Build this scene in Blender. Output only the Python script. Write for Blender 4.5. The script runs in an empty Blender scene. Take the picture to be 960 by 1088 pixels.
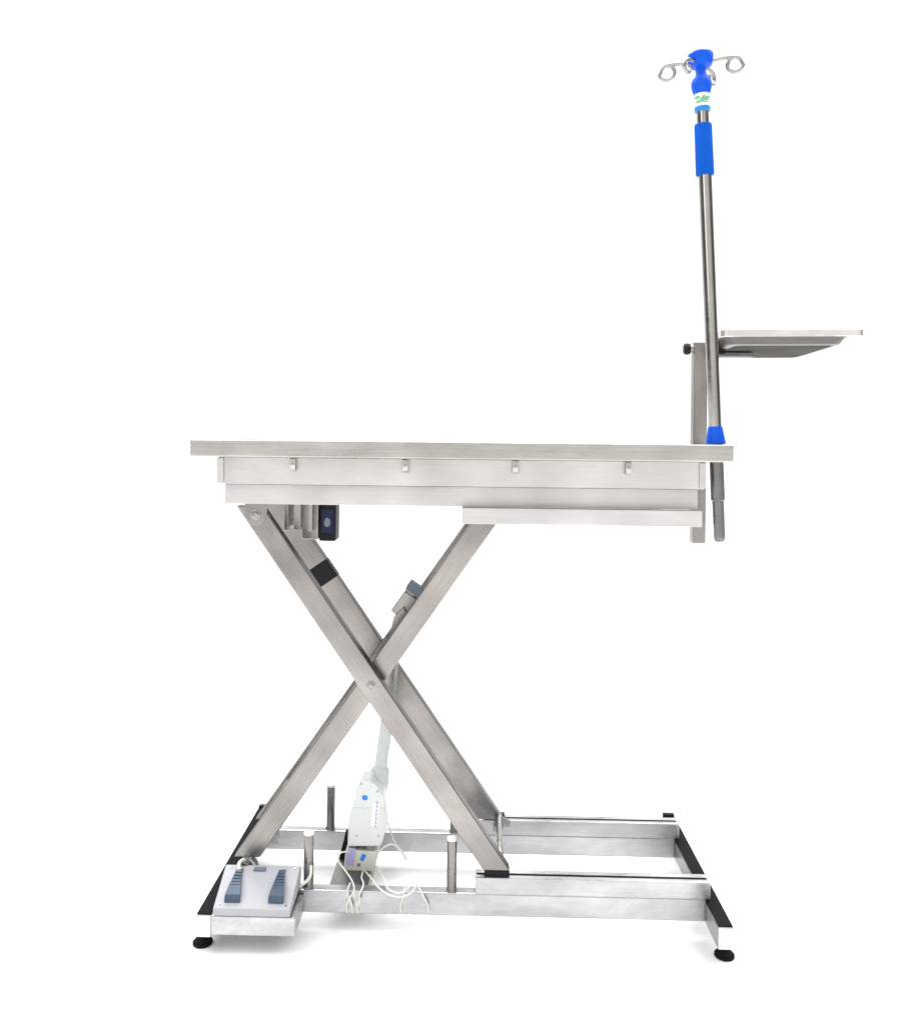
import bpy, bmesh, math, random
from mathutils import Vector, Matrix
random.seed(4)
SC = bpy.context.scene
COL = SC.collection

# ------------------------------------------------------------------ camera
D, F, H = 1.95, 938.0, 1.152
YAW, ROLL = math.radians(1.4), math.radians(0.6)
CX = 0.03
cam = bpy.data.cameras.new('camera')
cam.sensor_width = 36; cam.sensor_fit = 'AUTO'
cam.lens = 36 * F / 1088
cam.shift_y = -78 / 1088
cam.clip_end = 400; cam.clip_start = .05
co = bpy.data.objects.new('camera', cam); COL.objects.link(co)
co.matrix_world = Matrix.Translation((CX, -D, H)) @ Matrix.Rotation(YAW, 4, 'Z') @ Matrix.Rotation(math.pi/2, 4, 'X') @ Matrix.Rotation(ROLL, 4, 'Z')
SC.camera = co

# ------------------------------------------------------------------ light: white surround shaped for reflections, and added unseen soft lamps
SC.view_settings.view_transform = 'Standard'; SC.view_settings.look = 'None'
SC.view_settings.exposure = 0; SC.view_settings.gamma = 1
W = bpy.data.worlds.new('World'); SC.world = W; W.use_nodes = True
nt = W.node_tree; nt.nodes.clear()
tc = nt.nodes.new('ShaderNodeTexCoord'); sp = nt.nodes.new('ShaderNodeSeparateXYZ')
nt.links.new(tc.outputs['Generated'], sp.inputs[0])
def math_node(op, a, b):
    n = nt.nodes.new('ShaderNodeMath'); n.operation = op
    for i, v in enumerate((a, b)):
        if isinstance(v, (int, float)): n.inputs[i].default_value = v
        else: nt.links.new(v, n.inputs[i])
    return n.outputs[0]
def ramp(src, stops):
    r = nt.nodes.new('ShaderNodeValToRGB'); nt.links.new(src, r.inputs[0])
    e = r.color_ramp.elements
    e[0].position, e[1].position = stops[0][0], stops[-1][0]
    e[0].color = (*stops[0][1], 1); e[1].color = (*stops[-1][1], 1)
    for p, c in stops[1:-1]:
        k = e.new(p); k.color = (*c, 1)
    return r.outputs[0]
y01 = math_node('MULTIPLY_ADD', sp.outputs['Y'], .5); nt.nodes[-1].inputs[2].default_value = .5
env_ramp = ramp(y01, [(0, (.58, .56, .54)), (.09, (.56, .54, .52)), (.22, (.20, .19, .18)), (.38, (.09, .085, .08)), (.58, (.10, .10, .10)),
                  (.76, (.30, .30, .30)), (.84, (.58, .58, .58)), (1, (.58, .58, .58))])  # dark sides added so the metal reflects with contrast
# added bands behind the camera, shaped to give the steel uneven reflections
bands = ramp(math_node('ADD', sp.outputs['X'], .5), [(0, (.75, .75, .75)), (.22, (1, 1, 1)), (.40, (.84, .83, .81)), (.52, (.70, .69, .67)), (.66, (.97, .97, .97)), (.82, (.80, .80, .80)), (1, (.7, .7, .7))])
bm_ = nt.nodes.new('ShaderNodeMix'); bm_.data_type = 'RGBA'; bm_.blend_type = 'MULTIPLY'
nt.links.new(math_node('LESS_THAN', sp.outputs['Y'], 0), bm_.inputs[0]); nt.links.new(env_ramp, bm_.inputs[6]); nt.links.new(bands, bm_.inputs[7])
env_ramp = bm_.outputs[2]
top = ramp(sp.outputs['Z'], [(0, (0, 0, 0)), (.52, (0, 0, 0)), (.70, (1, 1, 1)), (1, (1, 1, 1))])  # added bright zenith, makes up floor light lost to the dark sides
mx = nt.nodes.new('ShaderNodeMix'); mx.data_type = 'RGBA'; mx.blend_type = 'LIGHTEN'; mx.inputs[0].default_value = 1
nt.links.new(env_ramp, mx.inputs[6]); nt.links.new(top, mx.inputs[7])
bg = nt.nodes.new('ShaderNodeBackground'); bg.inputs[1].default_value = 1.9
wo = nt.nodes.new('ShaderNodeOutputWorld')
nt.links.new(mx.outputs[2], bg.inputs[0]); nt.links.new(bg.outputs[0], wo.inputs[0])

def area(name, loc, target, size, power, color=(1, 1, 1)):
    l = bpy.data.lights.new(name, 'AREA'); l.shape = 'RECTANGLE'; l.size, l.size_y = size
    l.energy = power; l.color = color
    o = bpy.data.objects.new(name, l); COL.objects.link(o)
    o.location = loc
    o.rotation_euler = (Vector(target) - Vector(loc)).to_track_quat('-Z', 'Y').to_euler()
area('added_key_front_left', (-2.6, -3.6, 3.0), (0, .2, .7), (1.6, 2.2), 16, (1, .985, .96))  # added unseen key, gives highlights and some shape
area('floor_fill_overhead', (0, .3, 6.0), (0, .3, 0), (4.0, 4.0), 55)  # added unseen fill, lifts the floor to white
area('floor_fill_left', (-3.9, .6, 6.0), (0, .4, 0), (5.0, 5.0), 215)  # added unseen side fill for the floor under the table
area('floor_fill_right', (3.9, .6, 6.0), (0, .4, 0), (5.0, 5.0), 215)  # same added fill from the other side
area('floor_fill_rear', (0, 5.2, 6.4), (0, .6, 0), (4.5, 2.4), 290)  # added unseen fill from behind, aimed at the floor

# ------------------------------------------------------------------ measuring: photo point at a given depth -> metres
def at(px, py, Y):
    u = px - 480; v = 466 - py
    c, s = math.cos(ROLL), math.sin(ROLL)
    dx = (u*c - v*s)/F; dz = (u*s + v*c)/F
    wx = dx*math.cos(YAW) - math.sin(YAW); wy = dx*math.sin(YAW) + math.cos(YAW)
    t = (Y + D)/wy
    return Vector((CX + wx*t, Y, H + dz*t))

# ------------------------------------------------------------------ materials
def new_mat(name):
    m = bpy.data.materials.new(name); m.use_nodes = True
    return m, m.node_tree, m.node_tree.nodes['Principled BSDF']
def steel(name, col, rough, streak=.10, blotch=.08, bump=.05, tint=(1, .97, .94), metallic=1.0, wide=.07):
    """brushed stainless: fine streaks along local X, faint smears and wipe marks"""
    m, t, p = new_mat(name); N = t.nodes; L = t.links
    tc = N.new('ShaderNodeTexCoord'); mp = N.new('ShaderNodeMapping'); mp.inputs['Scale'].default_value = (2.5, 160, 160)
    L.new(tc.outputs['Object'], mp.inputs[0])
    a = N.new('ShaderNodeTexNoise'); a.inputs['Scale'].default_value = 3; a.inputs['Detail'].default_value = 4
    L.new(mp.outputs[0], a.inputs[0])
    mp2 = N.new('ShaderNodeMapping'); mp2.inputs['Scale'].default_value = (9, 22, 22); L.new(tc.outputs['Object'], mp2.inputs[0])
    b = N.new('ShaderNodeTexNoise'); b.inputs['Scale'].default_value = 1.3; b.inputs['Detail'].default_value = 6
    b.inputs['Roughness'].default_value = .62; b.inputs['Distortion'].default_value = .5
    L.new(mp2.outputs[0], b.inputs[0])
    def rng(src, lo, hi, f0=.3, f1=.7):
        r = N.new('ShaderNodeMapRange'); L.new(src, r.inputs[0])
        r.inputs[1].default_value = f0; r.inputs[2].default_value = f1
        r.inputs[3].default_value = lo; r.inputs[4].default_value = hi
        return r.outputs[0]
    sa = rng(a.outputs['Fac'], 1-streak, 1+streak*.5); sb = rng(b.outputs['Fac'], 1-blotch, 1+blotch)
    k = N.new('ShaderNodeMath'); k.operation = 'MULTIPLY'; L.new(sa, k.inputs[0]); L.new(sb, k.inputs[1])
    c3 = N.new('ShaderNodeTexNoise'); c3.inputs['Scale'].default_value = 4.5; c3.inputs['Detail'].default_value = 2
    L.new(tc.outputs['Object'], c3.inputs[0])
    k2 = N.new('ShaderNodeMath'); k2.operation = 'MULTIPLY'; L.new(k.outputs[0], k2.inputs[0]); L.new(rng(c3.outputs['Fac'], 1-wide, 1+wide, .35, .65), k2.inputs[1]); k = k2
    v = N.new('ShaderNodeVectorMath'); v.operation = 'SCALE'
    v.inputs[0].default_value = tuple(col*x for x in tint); L.new(k.outputs[0], v.inputs['Scale'])
    L.new(v.outputs[0], p.inputs['Base Color'])
    ra = rng(b.outputs['Fac'], rough-.07, rough+.09); L.new(ra, p.inputs['Roughness'])
    p.inputs['Metallic'].default_value = metallic
    bp = N.new('ShaderNodeBump'); bp.inputs['Strength'].default_value = bump; bp.inputs['Distance'].default_value = .001
    L.new(a.outputs['Fac'], bp.inputs['Height']); L.new(bp.outputs[0], p.inputs['Normal'])
    return m
def plain(name, col, rough=.5, metallic=0, var=.06, scale=30, spec=.5, coat=0):
    m, t, p = new_mat(name); N = t.nodes; L = t.links
    tc = N.new('ShaderNodeTexCoord'); a = N.new('ShaderNodeTexNoise')
    a.inputs['Scale'].default_value = scale; a.inputs['Detail'].default_value = 5
    L.new(tc.outputs['Object'], a.inputs[0])
    r = N.new('ShaderNodeMapRange'); L.new(a.outputs['Fac'], r.inputs[0])
    r.inputs[1].default_value = .3; r.inputs[2].default_value = .7
    r.inputs[3].default_value = 1-var; r.inputs[4].default_value = 1+var
    v = N.new('ShaderNodeVectorMath'); v.operation = 'SCALE'; v.inputs[0].default_value = col
    L.new(r.outputs[0], v.inputs['Scale']); L.new(v.outputs[0], p.inputs['Base Color'])
    p.inputs['Roughness'].default_value = rough; p.inputs['Metallic'].default_value = metallic
    p.inputs['Specular IOR Level'].default_value = spec; p.inputs['Coat Weight'].default_value = coat
    return m
M = dict(
    top=steel('tabletop_steel', .46, .30, .12, .07, tint=(1, .975, .93)),
    apron=steel('apron_steel', .60, .52, .05, .07, tint=(1, .97, .955), wide=.11),
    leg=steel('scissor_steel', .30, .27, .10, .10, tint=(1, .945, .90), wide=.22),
    side_reflection=steel('scissor_side_dark_reflection', .085, .38, .15, .2, tint=(.95, .97, 1)),  # dark reflection on the narrow leg faces, put into the color
    base=steel('base_steel', .48, .30, .06, .16, tint=(.98, .98, 1), wide=.12),
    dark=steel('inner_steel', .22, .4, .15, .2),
    chrome=steel('chrome_tube', .50, .11, .02, .03, bump=.01, tint=(1, .97, .94)),
    socket=steel('socket_dark_reflection', .20, .30, .04, .08),  # dark surroundings reflected in the lower tubes, put into the color
    under=plain('tray_bottom_shade', (.055, .050, .046), .75, spec=.08, var=.25, scale=9),  # shade on the pan's bottom, put into its color
    bar=steel('end_bar_steel', .30, .32, .06, .16, tint=(.98, .97, .97), wide=.12),
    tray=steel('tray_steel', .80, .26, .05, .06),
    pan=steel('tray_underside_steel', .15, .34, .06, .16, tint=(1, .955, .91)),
    hook=steel('hook_wire_steel', .36, .3, 0, .1),
    tie=steel('tie_hook_steel', .50, .3, 0, .05),
    bolt=steel('bolt_steel', .36, .25, .0, .1),
    black=plain('black_plastic', (.010, .010, .012), .5, spec=.2),
    rubber=plain('black_rubber', (.009, .009, .010), .8, spec=.12),
    blue=plain('blue_plastic', (.001, .085, .62), .36, spec=.25, var=.02),
    foam=plain('blue_foam_grip', (.001, .085, .48), .8, spec=.15, var=.06, scale=120),
    cyan=plain('cyan_band', (.01, .20, .55), .4),
    white=plain('white_plastic', (.80, .82, .80), .4, var=.02),
    pale=plain('pale_housing', (.68, .715, .715), .38, var=.03),
    cream=plain('cream_housing', (.60, .60, .54), .4, var=.03),
    rod=plain('actuator_tube', (.60, .64, .62), .35, var=.03),
    cable=plain('cable_sheath', (.72, .73, .68), .5, var=.03),
    green=plain('green_print', (.16, .42, .24), .5),
    panel=plain('pedal_housing', (.40, .40, .435), .42, .0, var=.03, scale=14),
    pedal=plain('pedal_plastic', (.05, .082, .13), .42, var=.1),
    greycap=plain('grey_plug', (.11, .145, .18), .5),
    navy=plain('navy_panel', (.008, .014, .055), .4, spec=.25),
    greyp=plain('grey_print', (.16, .19, .23), .45),
    lilac=plain('lilac_print', (.42, .38, .62), .5),
    bluep=plain('blue_print', (.02, .22, .80), .5),
    floor=plain('white_floor', (.93, .93, .93), .9, var=.004, scale=3, spec=.1),
)

# ------------------------------------------------------------------ object helpers
WM = {}
def put(o, parent, mw):
    WM[o.name] = mw
    if parent is not None:
        o.parent = parent; o.matrix_basis = WM[parent.name].inverted() @ mw
    else:
        o.matrix_basis = mw
    COL.objects.link(o); return o
def thing(name, loc, label, cat, group=None):
    o = bpy.data.objects.new(name, None); o.empty_display_size = .05
    o['label'] = label; o['category'] = cat
    if group: o['group'] = group
    return put(o, None, Matrix.Translation(loc))
def link(name, bm, mats, parent, mw=Matrix.Identity(4), smooth=False, label=None):
    me = bpy.data.meshes.new(name)
    bmesh.ops.recalc_face_normals(bm, faces=bm.faces)
    for e in bm.edges:
        if len(e.link_faces) == 2 and e.calc_face_angle(0) > math.radians(32): e.smooth = False
    bm.to_mesh(me); bm.free()
    for m in (mats if isinstance(mats, (list, tuple)) else [mats]): me.materials.append(m)
    if smooth: me.shade_smooth() if hasattr(me, 'shade_smooth') else None
    o = bpy.data.objects.new(name, me)
    if label: o['label'] = label
    return put(o, parent, mw)
def frame(c, xdir=(1, 0, 0), ydir=(0, 1, 0)):
    """matrix with local X along xdir, local Y near ydir"""
    x = Vector(xdir).normalized(); z = x.cross(Vector(ydir)).normalized(); y = z.cross(x)
    m = Matrix((x, y, z)).transposed().to_4x4(); m.translation = Vector(c); return m
def add_box(bm, c, s, bev=.0015, seg=2, mi=0, rot=None):
    r = bmesh.ops.create_cube(bm, size=1)
    vs = r['verts']
    for v in vs: v.co = Vector((v.co.x*s[0], v.co.y*s[1], v.co.z*s[2]))
    if bev:
        es = list({e for v in vs for e in v.link_edges})
        b = bmesh.ops.bevel(bm, geom=es, offset=min(bev, min(s)*.45), segments=seg, profile=.5, affect='EDGES')
        vs = list({v for f in b['faces'] for v in f.verts} | {v for v in vs if v.is_valid})
    fs = {f for v in vs for f in v.link_faces}
    for f in fs: f.material_index = mi
    for v in vs:
        if rot is not None: v.co = rot @ v.co
        v.co += Vector(c)
    return fs
def box(name, a, b, mat, parent, bev=.0015, label=None, axis='X', seg=2):
    """box from corner a to corner b in world metres; axis is the grain direction"""
    a, b = Vector(a), Vector(b); c = (a+b)/2; s = b-a
    s = Vector((abs(s.x), abs(s.y), abs(s.z)))
    if axis == 'Y': mw = frame(c, (0, 1, 0), (-1, 0, 0)); s = (s.y, s.x, s.z)
    elif axis == 'Z': mw = frame(c, (0, 0, 1), (0, 1, 0)); s = (s.z, s.y, s.x)
    else: mw = Matrix.Translation(c)
    bm = bmesh.new(); add_box(bm, (0, 0, 0), s, bev, seg)
    return link(name, bm, mat, parent, mw, label=label)
def lathe(bm, prof, seg=40, mi=None, M4=Matrix.Identity(4)):
    """prof: list of (z, r[, material index]) about local Z"""
    rings = []
    for q in prof:
        z, r = q[0], q[1]
        rings.append([bm.verts.new(M4 @ Vector((r*math.cos(2*math.pi*i/seg), r*math.sin(2*math.pi*i/seg), z))) for i in range(seg)])
    for k in range(len(rings)-1):
        for i in range(seg):
            f = bm.faces.new((rings[k][i], rings[k][(i+1) % seg], rings[k+1][(i+1) % seg], rings[k+1][i])); f.smooth = True
            if mi is not None: f.material_index = mi
    for rg in (rings[0], rings[-1]):
        bm.faces.new(rg)
def cyl(name, a, b, r, mat, parent, seg=32, bev=.0008, label=None):
    a, b = Vector(a), Vector(b); d = b-a; n = d.length
    q = d.to_track_quat('Z', 'Y').to_matrix().to_4x4(); q.translation = a
    bm = bmesh.new(); lathe(bm, [(0, r-bev), (bev*.3, r-bev*.3), (bev, r), (n-bev, r), (n-bev*.3, r-bev*.3), (n, r-bev)], seg)
    return link(name, bm, mat, parent, q, label=label)
def smooth_path(pts, n=8):
    P = [Vector(p) for p in pts]; P = [P[0]*2-P[1]] + P + [P[-1]*2-P[-2]]
    out = []
    for i in range(1, len(P)-2):
        for k in range(n):
            t = k/n; p0, p1, p2, p3 = P[i-1:i+3]
            out.append(.5*((2*p1)+(p2-p0)*t+(2*p0-5*p1+4*p2-p3)*t*t+(3*p1-p0-3*p2+p3)*t**3))
    out.append(P[-2]); return out
def add_tube(bm, pts, r, seg=12, smooth=True, rr=None):
    path = smooth_path(pts) if smooth else [Vector(p) for p in pts]
    t = (path[1]-path[0]).normalized(); nrm = t.orthogonal().normalized(); rings = []
    for i, p in enumerate(path):
        t2 = (path[min(i+1, len(path)-1)] - path[max(i-1, 0)]).normalized()
        nrm = (nrm - t2*nrm.dot(t2)).normalized(); bn = t2.cross(nrm)
        rings.append([bm.verts.new(p + r*(math.cos(2*math.pi*k/seg)*nrm + math.sin(2*math.pi*k/seg)*bn)) for k in range(seg)])
    for a, b in zip(rings, rings[1:]):
        for k in range(seg):
            bm.faces.new((a[k], a[(k+1) % seg], b[(k+1) % seg], b[k])).smooth = True
    bm.faces.new(rings[0]); bm.faces.new(rings[-1])
def wire(name, pts, r, mat, parent, origin=None, smooth=True, label=None):
    o = Vector(origin if origin is not None else pts[0])
    bm = bmesh.new(); add_tube(bm, [Vector(p)-o for p in pts], r, smooth=smooth)
    return link(name, bm, mat, parent, Matrix.Translation(o), label=label)
def prism(name, outline, y0, y1, mat, parent, bev=.001, label=None):
    """outline in (x, z) world metres, extruded from y0 to y1"""
    c = Vector((sum(p[0] for p in outline)/len(outline), (y0+y1)/2, sum(p[1] for p in outline)/len(outline)))
    bm = bmesh.new()
    A = [bm.verts.new((x-c.x, y0-c.y, z-c.z)) for x, z in outline]
    B = [bm.verts.new((x-c.x, y1-c.y, z-c.z)) for x, z in outline]
    n = len(A); bm.faces.new(A); bm.faces.new(B[::-1])
    for i in range(n): bm.faces.new((A[i], A[(i+1) % n], B[(i+1) % n], B[i]))
    if bev: bmesh.ops.bevel(bm, geom=list(bm.edges), offset=bev, segments=2, affect='EDGES', profile=.5)
    return link(name, bm, mat, parent, Matrix.Translation(c), label=label)

# ------------------------------------------------------------------ the setting
bm = bmesh.new()
bmesh.ops.create_circle(bm, cap_ends=True, radius=150, segments=96)
fl = link('floor', bm, M['floor'], None); fl['kind'] = 'structure'

# ================================================================== THE LIFT TABLE
T = thing('lift_table', (0, .28, 0), 'stainless steel veterinary table on crossed scissor legs with open base frame', 'lift table')
ZT0, ZT1 = 1.106, 1.1445
DEP = .56

# table top: folded sheet with a hollow skirt, slightly dished deck
bm = bmesh.new(); s = (1.2, DEP, ZT1-ZT0)
add_box(bm, (0, 0, 0), s, .0035, 3)
bm.faces.ensure_lookup_table()
tf = max(bm.faces, key=lambda f: f.calc_center_median().z*10 + f.calc_area())
r = bmesh.ops.inset_region(bm, faces=[tf], thickness=.022)
r = bmesh.ops.inset_region(bm, faces=[tf], thickness=.008)
for v in tf.verts: v.co.z -= .007
link('tabletop', bm, M['top'], T, Matrix.Translation((0, DEP/2, (ZT0+ZT1)/2)))

# aprons under the top
UA0, UA1, LA0 = 1.044, ZT0-.001, .996
bm = bmesh.new()
add_box(bm, (0, -.240, 0), (1.094, .003, UA1-UA0), .001)
add_box(bm, (0, -.234, -(UA1-UA0)/2+.0015), (1.094, .010, .003), .001)
add_box(bm, (0, .235, 0), (1.094, .003, UA1-UA0), .001)
add_box(bm, (0, 0, (UA1-UA0)/2-.004), (1.088, .46, .003), .001)
link('upper_apron', bm, M['apron'], T, Matrix.Translation((0, .285, (UA0+UA1)/2)))
bm = bmesh.new()
hl = UA0-.002-LA0
add_box(bm, (0, -.203, 0), (1.086, .003, hl), .001)
add_box(bm, (0, .215, 0), (1.086, .003, hl), .001)
for sx in (-1, 1): add_box(bm, (sx*.5415, 0, 0), (.003, .402, hl-.0004), .001)
add_box(bm, (0, 0, -hl/2+.004), (1.08, .40, .003), .001)
link('lower_apron', bm, M['apron'], T, Matrix.Translation((0, .285, (UA0-.002+LA0)/2)))
for sx in (-1, 1):
    bm = bmesh.new()
    add_box(bm, (0, 0, 0), (.003, .474, UA1-UA0-.002), .001)
    add_box(bm, (-sx*.006, -.2435, 0), (.015, .003, UA1-UA0-.004), .001)
    link('end_plate', bm, M['apron'], T, Matrix.Translation((sx*.5495, .285, (UA0+UA1)/2)))

# four small tie hooks
for px, py in ((311, 488), (430.5, 489), (547.5, 491), (667.5, 492.5)):
    p = at(px, py, .036)
    bm = bmesh.new()
    w = .0125
    prof = [(.011, .005), (.0, .005), (-.003, .002), (-.004, -.012), (-.003, -.021), (.001, -.025), (.005, -.023), (.0065, -.018)]
    th = .0026
    L = []; R = []
    for i, (y, z) in enumerate(prof):
        a = Vector(prof[max(i-1, 0)]); b = Vector(prof[min(i+1, len(prof)-1)]); t = (b-a).normalized(); n = Vector((-t.y, t.x))*th/2
        L.append((y+n.x, z+n.y)); R.append((y-n.x, z-n.y))
    out = L + R[::-1]
    A = [bm.verts.new((-w/2, y, z)) for y, z in out]; B = [bm.verts.new((w/2, y, z)) for y, z in out]
    n = len(out)
    for i in range(n): bm.faces.new((A[i], A[(i+1) % n], B[(i+1) % n], B[i]))
    for i in range(len(L)-1):
        bm.faces.new((A[i], A[i+1], A[n-2-i], A[n-1-i])); bm.faces.new((B[i], B[n-1-i], B[n-2-i], B[i+1]))
    hk = link('hook', bm, M['tie'], T, Matrix.Translation((p.x, .038, 1.100)))
    cyl('hook_rivet', (p.x, .034, 1.0915), (p.x, .0315, 1.0915), .0028, M['bolt'], hk, 16)

# upper slide rails (under the right half)
for y0 in (.052, .488):
    bm = bmesh.new(); n = .541; h = .0365
    add_box(bm, (0, -.016, 0), (n, .003, h), .001)
    add_box(bm, (0, .016, 0), (n, .003, h), .001)
    add_box(bm, (0, 0, h/2-.0018), (n, .029, .003), .0008)
    add_box(bm, (0, -.011, -h/2+.0015), (n, .007, .003), .0008)
    add_box(bm, (0, .011, -h/2+.0015), (n, .007, .003), .0008)
    link('slide_rail', bm, M['apron'], T, Matrix.Translation((.276, y0+.018, .9768)) @ Matrix.Rotation(math.radians(.04), 4, 'Y'))

# scissor legs
A0, A1 = Vector((-.477, 0, .967)), Vector((.094, 0, .149))
B0, B1 = Vector((-.499, 0, .150)), Vector((.060, 0, .958))
def leg(p, q, y, ext0, ext1, dy=.026, wz=.051):
    p = Vector((p.x, y, p.z)); q = Vector((q.x, y, q.z)); d = (q-p).normalized()
    p2 = p - d*ext0; q2 = q + d*ext1; n = (q2-p2).length
    mw = frame((p2+q2)/2, d, (0, 1, 0))
    bm = bmesh.new(); fs = add_box(bm, (0, 0, 0), (n, dy, wz), .003, 3)
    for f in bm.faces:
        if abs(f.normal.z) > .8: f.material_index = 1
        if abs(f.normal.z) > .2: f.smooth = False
    # cut the ends level
    for sgn, e in ((-1, p2), (1, q2)):
        for v in bm.verts:
            if sgn*v.co.x > n/2 - .02:
                w = mw.to_3x3() @ Vector((0, 0, v.co.z))     # slide along the leg until level
                v.co.x -= w.z/d.z
    return link('scissor_leg', bm, [M['leg'], M['side_reflection']], T, mw), mw, n
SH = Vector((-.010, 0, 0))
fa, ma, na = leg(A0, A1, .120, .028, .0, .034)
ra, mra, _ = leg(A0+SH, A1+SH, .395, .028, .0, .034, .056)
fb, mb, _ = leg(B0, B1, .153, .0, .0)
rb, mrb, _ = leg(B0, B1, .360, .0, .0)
# black band on the rear leg
pb = at(342, 612, .415); d = (A1-A0).normalized()
pb = A0 + d*((pb-Vector((A0.x, pb.y, A0.z))).dot(d)); pb += SH; pb.y = .395
bm = bmesh.new(); add_box(bm, (0, 0, 0), (.056, .0365, .0585), .003, 2)
link('clamp_band', bm, M['black'], ra, frame(pb, d, (0, 1, 0)))
# pivots
C = at(394, 729, .105)
cyl('pivot_axle', (C.x, .1365, C.z), (C.x, .3785, C.z), .009, M['bolt'], T)
def bolt(c, parent, r=.0095, y=None):
    bm = bmesh.new()
    rot = Matrix.Rotation(math.pi/2, 4, 'X')
    lathe(bm, [(0, r*1.35), (.0016, r*1.35), (.002, r*1.2)], 32, None, rot)
    lathe(bm, [(.002, r), (.004, r), (.0062, r*.82), (.0066, r*.5), (.0045, r*.42), (.0045, r*.1)], 6 if r > .02 else 32, None, rot)
    return link('pivot_bolt', bm, M['bolt'], parent, Matrix.Translation(c))
bolt((C.x, .1028, C.z), fa, .009)
# top-left pivot brackets (rounded plates) with bolts
for y, s in ((.1010, 1), (.4150, -1)):
    c = at(272, 547, .10) if s == 1 else at(272, 547, .10)
    out = [(c.x-.026, LA0), (c.x+.028, LA0), (c.x+.024, c.z)] + \
          [(c.x + .0235*math.cos(a), c.z-.002 + .0235*math.sin(a)) for a in [math.radians(-20-14*i) for i in range(11)]] + [(c.x-.024, c.z)]
    br = prism('pivot_bracket', out, y-.0015, y+.0015, M['leg'], T, .0006)
    if s == 1: bolt((c.x, y-.0017, c.z), br, .0085)
# bracket flanges behind, between the legs
for x, w in ((-.432, .012), (-.408, .018), (-.372, .010)):
    box('bracket_plate', (x, .20, .925-.01*random.random()), (x+w, .36, LA0+.001), M['leg'], T, axis='Z')
# lower-left pivot lugs of the inner legs
for y in (.138, .168, .345, .375):
    c = B1*0 + Vector((B0.x, 0, B0.z-.012))
    out = [(c.x-.028, .0885), (c.x+.03, .0885), (c.x+.02, c.z-.01), (c.x+.006, c.z+.012), (c.x-.008, c.z+.012), (c.x-.02, c.z-.01)]
    prism('pivot_lug', out, y-.0015, y+.0015, M['base'], T, .0006)
cyl('pivot_axle', (B0.x, .122, B0.z-.012), (B0.x, .43, B0.z-.012), .007, M['bolt'], T)
# slider blocks at the lower right ends
for y in (.120, .425):
    box('slider_block', (A1.x-.028, y-.012, .1165), (A1.x+.030, y+.012, A1.z-.0265+.026*0+.024), M['black'], T, .002)
bm = bmesh.new()
link_c = Vector((.112, .395, .128))
add_box(bm, (0, 0, 0), (.022, .008, .045), .002, rot=Matrix.Rotation(math.radians(28), 3, 'Y'))
add_box(bm, (.012, .006, .004), (.026, .014, .018), .003)
add_box(bm, (-.004, 0, -.02), (.012, .008, .03), .002)
link('slider_bracket', bm, M['leg'], T, Matrix.Translation(link_c))
cyl('slider_pin', (A1.x+.01, .1375, A1.z+.008), (A1.x+.01, .3785, A1.z+.008), .008, M['bolt'], T)
# cross tubes tying the leg pairs
p = B0.lerp(B1, .12); bm = bmesh.new(); add_box(bm, (0, 0, 0), (.226, .03, .03), .002)
link('cross_tube', bm, M['leg'], T, frame((p.x, .275, p.z), (0, 1, 0), (-1, 0, 0)))

# actuator mount: short square tube riding above the inner leg, with plastic plug
dB = (B1-B0).normalized()
a = at(425, 652, .25); b = at(436.5, 633, .25); c = at(447.5, 627, .25)
mt = bmesh.new(); add_box(mt, (0, 0, 0), ((b-a).length+.008, .04, .044), .002)
am = link('actuator_mount', mt, M['leg'], T, frame((a+b)/2, dB, (0, 1, 0)))
bm = bmesh.new(); add_box(bm, (0, 0, 0), (.024, .041, .046), .003)
link('end_plug', bm, M['greycap'], am, frame(b+dB*.021, dB, (0, 1, 0)))
for y in (.222, .278):
    q = [at(419, 653, .25), at(430, 643, .25), at(437, 668, .25), at(402, 712, .25), at(396, 703, .25), at(413, 680, .25)]
    prism('mount_plate', [(v.x, v.z) for v in q], y-.002, y+.002, M['leg'], am, .0006)

# linear actuator: inner rod, outer tube, motor housing, junction box
AC = bpy.data.objects.new('actuator', None)
ax0, ax1 = at(389, 930, .27), at(424, 668, .27)
da = (ax1-ax0).normalized(); L = (ax1-ax0).length
q = da.to_track_quat('Z', 'Y').to_matrix().to_4x4(); q.translation = ax0
sc = .27+D; pxm = F/sc
def along(py): return (at(0, 930, .27).z - at(0, py, .27).z)/-1*1.0/da.z
def ay(py): return (at(405, py, .27).z - ax0.z)/da.z
bm = bmesh.new()
lathe(bm, [(ay(905), .018), (ay(903), .024), (ay(828), .0255), (ay(818), .0235), (ay(815), .0200), (ay(814), .0165), (ay(742), .0165), (ay(741), .0125)], 36)
act = link('actuator', bm, M['rod'], T, q)
cyl('actuator_rod', ax0+da*ay(741), ax0+da*ay(664), .0095, M['dark'], act)
mh = [at(*v, .235) for v in ((377, 845), (381, 829), (386, 822), (396, 823), (400, 831), (409, 838), (413, 870), (406, 893), (371, 893), (372, 866))]
m_ = prism('motor_housing', [(v.x, v.z) for v in mh], .200, .268, M['pale'], act, .006)
c = at(387.5, 847.5, .2)
bm = bmesh.new(); lathe(bm, [(0, .0062), (.0012, .0062)], 24, None, Matrix.Rotation(math.pi/2, 4, 'X') @ Matrix.Diagonal((1.15, 1, 1, 1)))
link('blue_mark', bm, M['bluep'], m_, Matrix.Translation((c.x, .1999, c.z)))
def decal(name, px, py, w, h, y, mat, parent, ang=0):
    c = at(px, py, y); bm = bmesh.new()
    add_box(bm, (0, 0, 0), (w, .0012, h), .0004, 1)
    return link(name, bm, mat, parent, Matrix.Translation((c.x, y, c.z)) @ Matrix.Rotation(math.radians(ang), 4, 'Y'))
lb = decal('side_label', 398.5, 866, .018, .058, .1997, M['white'], m_, 4)
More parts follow.
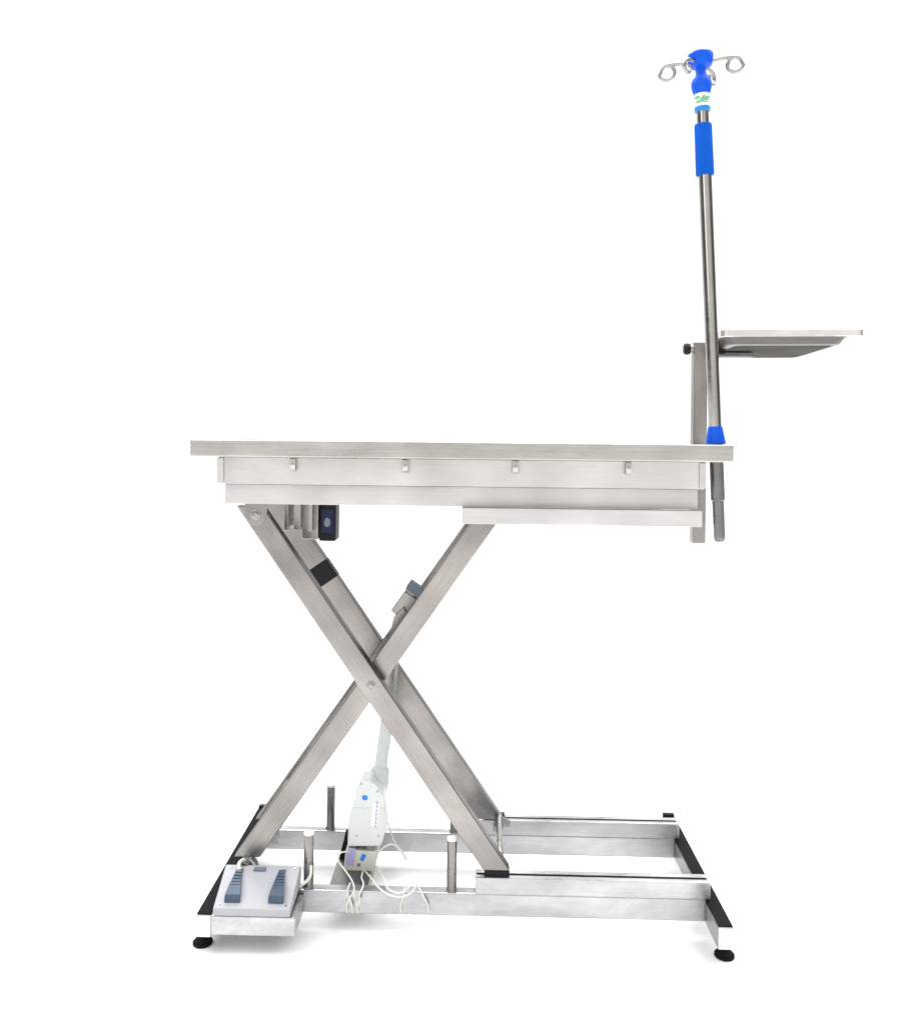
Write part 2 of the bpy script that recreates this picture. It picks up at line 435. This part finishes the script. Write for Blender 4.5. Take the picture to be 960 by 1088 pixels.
for i in range(7):   # unreadable small print on the label
    decal('print_line', 400.5-.25*i, 853+i*4.2, .0035, .0065, .1989, M['lilac'], lb, 4)
ms = [at(*v, .2) for v in ((374.5, 858), (410.5, 858))]
box('case_seam', (ms[0].x, .1992, ms[0].z-.0006), (ms[1].x-.004, .2004, ms[0].z+.0006), M['cream'], m_, .0003)
for v in ((379, 888), (402, 888), (384, 833), (401, 841)):
    c_ = at(*v, .2); cyl('case_screw', (c_.x, .2005, c_.z), (c_.x, .1985, c_.z), .0024, M['bolt'], m_, 14, .0003)
# collar and lower junction box
jb = [at(*v, .235) for v in ((369, 897), (403, 899), (397.5, 921), (390, 925), (366, 923))]
j = prism('junction_box', [(v.x, v.z) for v in jb], .205, .262, M['cream'], act, .003)
for px in (376, 395):
    cc = at(px, 894.5, .24); box('clip', (cc.x-.009, .208, cc.z-.007), (cc.x+.009, .26, cc.z+.005), M['dark'], act, .001)
decal('label_panel', 372.5, 910, .020, .042, .2045, M['lilac'], j, 6)
decal('blue_mark', 385.5, 917 - 6, .010, .017, .2045, M['bluep'], j, 22)
decal('dark_mark', 381, 922-3, .008, .008, .2045, M['greyp'], j, 15)

# base: rails, end bars, bar ends, feet
RZ0, RZ1 = .041, .0935
rails = []
for y in (.120, .430):
    bm = bmesh.new(); add_box(bm, (0, 0, 0), (1.117, .030, RZ1-RZ0), .003, 3)
    rails.append(link('base_rail', bm, M['base'], T, Matrix.Translation((.0175, y, (RZ0+RZ1)/2))))
for sx, x0, x1 in ((-1, -.576, -.5415), (1, .5765, .611)):
    eb = box('end_bar', (x0, .0, .038), (x1, .565, .0855), M['bar'], T, .002, axis='Y')
    box('bar_end', (x0+.001, -.003, .039), (x1-.001, -.0002, .0845), M['white'], eb, .001)  # added white plate standing for the bright steel end face
    box('bar_end', (x0+.001, .5652, .039), (x1-.001, .582, .094), M['black'], eb, .003)
    segs = ((.003, .562),)
    for a_, b_ in segs:
        box('bar_top_reflection', (x0+.0012, a_, .0856), (x1-.0012, b_, .0885), M['rubber'], eb, .001)  # added black strip standing for the dark reflection on the bar top
    for y in (.04, .535):
        fx = at(215.5, 998, .04).x if sx < 0 else at(769, 1016, .04).x
        bm = bmesh.new()
        lathe(bm, [(0, .0205), (.002, .0222), (.006, .0222), (.0065, .0190), (.010, .0185), (.0165, .0120), (.017, .0065), (.0385, .0065)], 36)
        link('foot', bm, M['rubber'], T, Matrix.Translation((fx, y, 0)))
# open slide channels on the rails
for y in (.120, .430):
    n = .541; h = .0385; bm = bmesh.new()
    add_box(bm, (0, 0, -h/2+.0015), (n, .040, .003), .0008)
    for s_ in (-1, 1):
        add_box(bm, (0, s_*.0187, .0002), (n, .0028, h), .001)
        add_box(bm, (0, s_*.0113, h/2-.0012), (n, .0125, .0026), .0008)
    for s_ in (-1, 1): add_box(bm, (s_*(n/2-.002), 0, 0), (.003, .0355, h-.003), .0006)
    link('slide_channel', bm, M['base'], T, Matrix.Translation((.3155, y, RZ1+.0015+h/2)))
# stop posts
for px, y, py0 in ((351, .430, 833), (328, .120, 884), (480, .120, 890), (480, .430, 0)):
    x = at(px, 910, y).x if py0 else -.011
    z1 = at(px, py0, y).z if py0 else .215
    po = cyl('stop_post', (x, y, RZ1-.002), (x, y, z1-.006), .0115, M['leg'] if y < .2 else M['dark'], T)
    cyl('post_cap', (x, y, z1-.0062), (x, y, z1+.001), .0122, M['white'], po, bev=.002)
# weld beads where posts and rails meet the frame
def bead(pts, parent, r=.0022):
    o = Vector(pts[0]); P = []
    for a_, b_ in zip(pts, pts[1:]):
        n = max(2, int((Vector(b_)-Vector(a_)).length/.003))
        P += [Vector(a_).lerp(Vector(b_), i/n) for i in range(n)]
    P.append(Vector(pts[-1]))
    bm = bmesh.new()
    for i, p_ in enumerate(P):
        bmesh.ops.create_icosphere(bm, subdivisions=1, radius=r*random.uniform(.85, 1.25), matrix=Matrix.Translation(p_-o))
    return link('weld_bead', bm, M['bar'], parent, Matrix.Translation(o))
for k, y in enumerate((.120, .430)):
    bead([(.5755, y-.0155, RZ0+.004), (.5755, y-.0155, RZ1-.004)], rails[k])
    for x in (-.348, -.011):
        bead([(x+.0118*math.cos(t), y+.0118*math.sin(t), RZ1+.0005) for t in [i*math.pi/8 for i in range(17)]], rails[k], .0017)
# dark cross plate carrying the actuator foot
xa = at(350, 941, .135).x; xb = xa+.092
cp = box('cross_plate', (xa, .1355, .060), (xb, .4145, .0925), M['dark'], T, .002, axis='Y')
lug = prism('actuator_lug', [(xa+.004, .0925), (xa+.062, .0925), (xa+.058, .16), (xa+.036, .175), (xa+.020, .165)], .262, .267, M['black'], cp, .001)
# control box under the left end
c0, c1 = at(338.5, 575, .24), at(357, 538, .24)
cb = box('control_box', (c0.x, .240, c0.z), (c1.x, .300, LA0+.001), M['black'], T, .005, seg=3)
e0, e1 = at(341, 566, .238), at(354, 541, .238)
box('display_panel', (e0.x, .2375, e0.z), (e1.x, .2405, e1.z), M['navy'], cb, .001)
cc = at(347.5, 555, .236); bm = bmesh.new()
lathe(bm, [(0, .008), (.001, .008), (.0015, .006)], 28, None, Matrix.Rotation(math.pi/2, 4, 'X') @ Matrix.Diagonal((1, 1.45, 1, 1)))
link('round_emblem', bm, M['greyp'], cb, Matrix.Translation((cc.x, .2374, cc.z)))
g0, g1 = at(320, 573, .24), at(337.5, 538, .24)
box('box_bracket', (g0.x, .242, g0.z), (g1.x+.0015, .335, LA0+.001), M['leg'], T, .002, axis='Z')
# pedal shelf: folded steel box on the front left of the base
s0, s1 = at(222.5, 992, 0), at(313, 993, 0)
box('pedal_shelf', (s0.x, .001, .042), (s1.x, .103, .0845), M['base'], T, .002)
# cables
def wpath(pts, r=.0020, tail=True):
    P = [at(*v) for v in pts]
    return wire('cable', P, r, M['cable'], T)
def under(px, Y=.098):   # run down the rail face and tuck under it
    return [(px, 962, Y), (px+.5, 969, .104), (px+1, 970, .13)]
wpath([(374, 905, .21), (362, 906, .19), (359, 914, .17), (366, 924, .15), (374, 936, .115), (376, 946, .098), (371, 955, .097)] + under(368.5))
wpath([(386, 925, .21), (384, 932, .16), (386, 940, .11), (382, 950, .097)] + under(379.5))
wpath([(372, 938, .10), (369, 948, .097)] + under(374))
wpath([(394, 922, .22), (400, 909, .21), (408, 900, .21), (417, 897, .22), (423, 902, .24), (429, 910, .30), (431, 916, .36)])
wpath([(412, 874, .28), (415, 884, .34), (419, 894, .36), (428, 906, .37), (433, 914, .38)])
wpath([(388, 926, .20), (396, 935, .12), (402, 943, .099), (414, 951, .093), (427, 953, .093), (437, 948, .095), (441, 941, .10), (437, 936, .11), (431, 940, .102), (428, 952, .092)] + under(425.5))
wpath([(400, 920, .24), (408, 934, .14), (412, 944, .097), (424, 949, .096), (434, 943, .10), (440, 937, .11), (446, 945, .10), (451, 955, .096)] + under(454.5))
gq = at(381, 958, .094); bm = bmesh.new(); add_box(bm, (0, 0, 0), (.009, .008, .022), .003)
link('cable_connector', bm, M['cream'], T, Matrix.Translation((gq.x, .092, gq.z)) @ Matrix.Rotation(math.radians(18), 4, 'Y'))

# ================================================================== FOOT PEDAL
fp0 = (-.45, .06, .0855)
P = thing('foot_pedal', fp0, 'pale lilac foot control with two dark blue pedals resting on the steel shelf', 'foot pedal')
yF, zF, yB, zB = -.004, .104, .128, .139
fl_, fr_ = at(226, 967, yF).x, at(308, 970, yF).x
bl_, br_ = at(240, 922, yB).x, at(320, 924, yB).x
bm = bmesh.new(); o = Vector(fp0)
V = lambda x, y, z: bm.verts.new(Vector((x, y, z))-o)
lo = [V(fl_, yF, .0865), V(fr_, yF, .0865), V(br_, yB, .0965), V(bl_, yB, .0965)]
hi = [V(fl_, yF, zF), V(fr_, yF, zF), V(br_, yB, zB), V(bl_, yB, zB)]
bm.faces.new(lo); bm.faces.new(hi)
for i in range(4): bm.faces.new((lo[i], lo[(i+1) % 4], hi[(i+1) % 4], hi[i]))
bmesh.ops.bevel(bm, geom=list(bm.edges), offset=.0035, segments=3, affect='EDGES', profile=.5)
link('housing', bm, M['panel'], P, Matrix.Translation(o))
slope = (zB-zF)/(yB-yF)
def on(x, y, lift=0): return Vector((x, y, zF + (y-yF)*slope + lift))
def pedal(fx0, fx1, bx0, bx1, y0, y1):
    bm = bmesh.new(); c = on((fx0+fx1)/2, (y0+y1)/2)
    ym = y0 + (y1-y0)*.22
    mx0 = fx0+(bx0-fx0)*.28; mx1 = fx1+(bx1-fx1)*.28
    rows = [(fx0, fx1, y0, .001, .008), (fx0+.0005, fx1-.0005, y0+.004, .001, .016), (mx0, mx1, ym+.006, .001, .015), (bx0, bx1, y1-.01, .001, .009), (bx0+.001, bx1-.001, y1, .001, .003)]
    R = []
    for x0, x1, y, l0, l1 in rows:
        R.append([bm.verts.new(on(x, y, l)-c) for x, l in ((x0, l0), (x0, l1), (x1, l1), (x1, l0))])
    for a_, b_ in zip(R, R[1:]):
        for i in range(4): bm.faces.new((a_[i], a_[(i+1) % 4], b_[(i+1) % 4], b_[i]))
    bm.faces.new(R[0]); bm.faces.new(R[-1])
    bmesh.ops.bevel(bm, geom=list(bm.edges), offset=.0012, segments=2, affect='EDGES', profile=.5)
    pd = link('pedal', bm, M['pedal'], P, Matrix.Translation(c))
    bm = bmesh.new()
    for k in range(5):
        t = .36+.1*k; yy = y0+(y1-y0)*t; xx0 = fx0+(bx0-fx0)*t; xx1 = fx1+(bx1-fx1)*t
        cc = on((xx0+xx1)/2, yy, .0165-.006*t) - c
        add_box(bm, cc, ((xx1-xx0)*.8, .0018, .0016), .0004, 1)
    link('tread_ribs', bm, M['pedal'], pd, Matrix.Translation(c))
    cyl('hinge_pin', on(bx0-.001, y1-.003, .004), on(bx1+.001, y1-.003, .004), .0032, M['bolt'], pd, 16)
for fx_, yy in ((.07, .008), (.93, .008), (.09, .118), (.93, .118)):
    t_ = (yy-yF)/(yB-yF); xx = (fl_+(bl_-fl_)*t_)*(1-fx_) + (fr_+(br_-fr_)*t_)*fx_
    cyl('case_screw', on(xx, yy, -.001), on(xx, yy-.0004, .0012), .0028, M['bolt'], P, 16, .0004)
ya, yb = .012, .112
pedal(at(238, 957, ya).x, at(255, 957, ya).x, at(252.5, 927, yb).x, at(258.5, 927, yb).x, ya, yb)
pedal(at(284.5, 959, ya).x, at(301, 959, ya).x, at(297.5, 929, yb).x, at(303.5, 929, yb).x, ya, yb)
q0 = on(at(277, 925, .12).x, .114, .0005)
box('name_plate', (q0.x-.014, .106, q0.z-.002), (q0.x+.014, .118, q0.z+.003), M['greyp'], P, .001)
wire('pedal_cable', [at(*v) for v in ((254, 925, .10), (254, 918, .118), (258, 914, .135), (264, 914, .145), (269, 918, .15), (271, 925, .16), (275, 934, .20))], .0045, M['cable'], P)
wire('pedal_cable', [at(*v) for v in ((312, 944, .120), (319, 941, .10), (326, 936, .097), (330, 929, .099), (330.5, 920, .100))], .0035, M['cable'], P)

# ================================================================== IV POLE
ip0, ip1 = at(764, 574, .062), at(743.5, 60, .062)
d = (ip1-ip0).normalized()
Q = thing('iv_pole', ip0, 'leaning chrome drip pole with blue grip and four hooks at the table\'s right end', 'drip pole')
q = d.to_track_quat('Z', 'X').to_matrix().to_4x4(); q.translation = ip0
def az(py): return (at(755, py, .062).z - ip0.z)/d.z
px = (.062+D)/F
def turned(name, prof, mat, parent, label=None):
    bm = bmesh.new(); lathe(bm, [(az(y), r*px) for y, r in prof], 44)
    return link(name, bm, mat, parent, q, label=label)
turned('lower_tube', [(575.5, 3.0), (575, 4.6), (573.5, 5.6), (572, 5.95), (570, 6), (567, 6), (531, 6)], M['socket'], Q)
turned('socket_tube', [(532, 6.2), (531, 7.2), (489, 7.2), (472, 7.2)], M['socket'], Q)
turned('collar', [(472, 10.2), (470, 10.2), (455, 7.6), (453, 7.0)], M['blue'], Q)
turned('pole', [(456, 6.5), (180, 6.9)], M['chrome'], Q)
turned('foam_grip', [(187, 7.2), (186, 9.0), (184.5, 9.4), (160, 9.2), (134, 9.0), (132.5, 8.6), (132, 7.2)], M['foam'], Q)
turned('upper_tube', [(134, 6.3), (115, 6.3)], M['chrome'], Q)
turned('ring', [(119, 7.4), (118.5, 8.1), (114.5, 8.1), (114, 7.2)], M['cyan'], Q)
lab = turned('paper_label', [(114.4, 8.0), (114.2, 8.3), (101, 8.3), (100.6, 8.0)], M['pale'], Q)
# green print: a few curved flakes wrapped on the label
bm = bmesh.new()
for k in range(14):
    a0 = math.radians(random.uniform(195, 320)); w = math.radians(random.uniform(14, 40)); zc = az(random.uniform(105, 111.5)); hh = random.uniform(.002, .006)
    r_ = 8.42*px; n = 5; lo = []; hi = []
    for i in range(n+1):
        a_ = a0 + w*i/n
        lo.append(bm.verts.new((r_*math.cos(a_), r_*math.sin(a_), zc-hh/2))); hi.append(bm.verts.new((r_*math.cos(a_), r_*math.sin(a_), zc+hh/2)))
    for i in range(n): bm.faces.new((lo[i], lo[i+1], hi[i+1], hi[i]))
link('green_print', bm, M['green'], lab, q)
hd = turned('head', [(101, 7.2), (100, 8.6), (97, 9.4), (92, 10.6), (87, 10.3), (83, 8.6), (80, 6.4), (77, 5.3), (73, 5.6), (71.5, 9.5), (70, 11.4), (66, 12.8), (61, 13.4), (58.5, 13.2), (57, 11.8), (56, 8.0)], M['blue'], Q)
hz = az(67.5); hub = ip0 + d*hz
for deg, rise in ((158, -.0), (-15, .0), (220, -.002), (45, -.004)):
    a_ = math.radians(deg); rad = Vector((math.cos(a_), math.sin(a_), 0)); up = Vector((0, 0, 1))
    pts = []
    R0 = .0185
    path = [(.012, 0), (.030, .004), (.052, .007), (.072, .007), (.084, .003)]
    cx_, cz_, rr = .0745, -.010, .0165
    path += [(cx_+rr*math.cos(t), cz_+rr*math.sin(t)) for t in [math.radians(30-32*i) for i in range(1, 10)]]
    if abs(deg) in (220, 45):
        path = [(.012, 0), (.028, .001), (.044, .0), (.056, -.006), (.060, -.018), (.054, -.028), (.044, -.029), (.038, -.021), (.038, -.012)]
    wire('hanging_hook', [hub + rad*x + up*(z+rise) for x, z in path], .0042, M['hook'], hd, origin=hub)

# ================================================================== INSTRUMENT TRAY
yP = .25
tz0 = at(739, 577, yP).z; tz1 = at(742, 364, yP).z
xl, xr = at(735, 420, yP).x, at(750, 420, yP).x
X = thing('instrument_tray', ((xl+xr)/2, yP, tz0), 'shallow steel instrument tray held above the table\'s right end on a square post', 'instrument tray')
box('post', (xl, yP-.016, tz0), (xr-.002, yP+.016, tz1), M['leg'], X, .003, axis='Z', seg=3)
zc = at(745, 371, yP).z
cyl('pivot_bar', (xl-.008, yP, zc), (xr+.045, yP, zc), .011, M['bolt'], X)
k_ = at(731, 370, yP)
bm = bmesh.new(); lathe(bm, [(0, .009), (.002, .0135), (.012, .0145), (.016, .012), (.017, .006)], 10, None)
link('clamp_knob', bm, M['black'], X, frame((xl-.006, yP, zc), (0, 0, 1), (0, 1, 0)) @ Matrix.Rotation(math.pi, 4, 'Y') if False else Matrix.Translation((xl-.0055, yP, zc)) @ Matrix.Rotation(-math.pi/2, 4, 'Y'))
# tray: raised rim flange and pan, slightly turned on its arm
zr = at(840, 355, .09).z
ang = math.radians(-3.5)
tl = at(766, 352, .09)
def rect(x0, x1, y0, y1, r=.012, n=4):
    o_ = []
    for cx2, cy2, s0_ in ((x1-r, y1-r, 0), (x0+r, y1-r, 90), (x0+r, y0+r, 180), (x1-r, y0+r, 270)):
        for i in range(n+1):
            t = math.radians(s0_+90*i/n); o_.append((cx2+r*math.cos(t), cy2+r*math.sin(t)))
    return o_
TW, TD = .317, .36
loops = [(rect(.0, TW, .0, TD), .0085), (rect(.001, TW-.001, .001, TD-.001), .0105), (rect(.004, TW-.004, .004, TD-.004), .0105),
         (rect(.010, TW-.012, .008, TD-.010), .004), (rect(.024, TW-.046, .012, TD-.022, .02), -.020), (rect(.034, TW-.058, .022, TD-.032, .02), -.0225)]
outer = [(rect(.0, TW, .0, TD), .0065), (rect(.0, TW, .0, TD), -.006), (rect(.002, TW-.002, .002, TD-.002), -.007), (rect(.006, TW-.030, .0045, TD-.012), -.0065),
         (rect(.010, TW-.038, .006, TD-.014), -.010), (rect(.022, TW-.046, .010, TD-.020, .02), -.0235), (rect(.034, TW-.058, .020, TD-.032, .02), -.026)]
def loft(bm, seq, cap=True):
    prev = None
    for pts, z in seq:
        rg = [bm.verts.new((x, y, z)) for x, y in pts]
        if prev:
            for i in range(len(rg)): bm.faces.new((prev[i], prev[(i+1) % len(rg)], rg[(i+1) % len(rg)], rg[i]))
        prev = rg
    if cap: bm.faces.new(prev)
mwt = Matrix.Translation((tl.x, .09, zr)) @ Matrix.Rotation(ang, 4, 'Z') @ Matrix.Rotation(math.radians(-.3), 4, 'Y')
bm = bmesh.new()
loft(bm, [outer[0], outer[1], outer[2], outer[3]], False); loft(bm, [outer[0]] + loops)
bmesh.ops.remove_doubles(bm, verts=bm.verts, dist=1e-6)
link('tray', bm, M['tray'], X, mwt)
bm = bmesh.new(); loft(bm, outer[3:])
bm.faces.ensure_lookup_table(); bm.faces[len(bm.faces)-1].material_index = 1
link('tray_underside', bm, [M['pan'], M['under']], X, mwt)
# black clamp and carrying arm under the pan
bm = bmesh.new()
add_box(bm, (0, 0, 0), (.034, .045, .030), .004, 3)
add_box(bm, (.010, -.01, .018), (.024, .030, .022), .003, 2)
link('tray_clamp', bm, M['black'], X, Matrix.Translation((xr+.018, yP-.02, zc-.002)))
box('tray_arm', (xr+.030, yP-.016, zr-.040), (xr+.11, yP+.016, zr-.0275), M['dark'], X, .002)
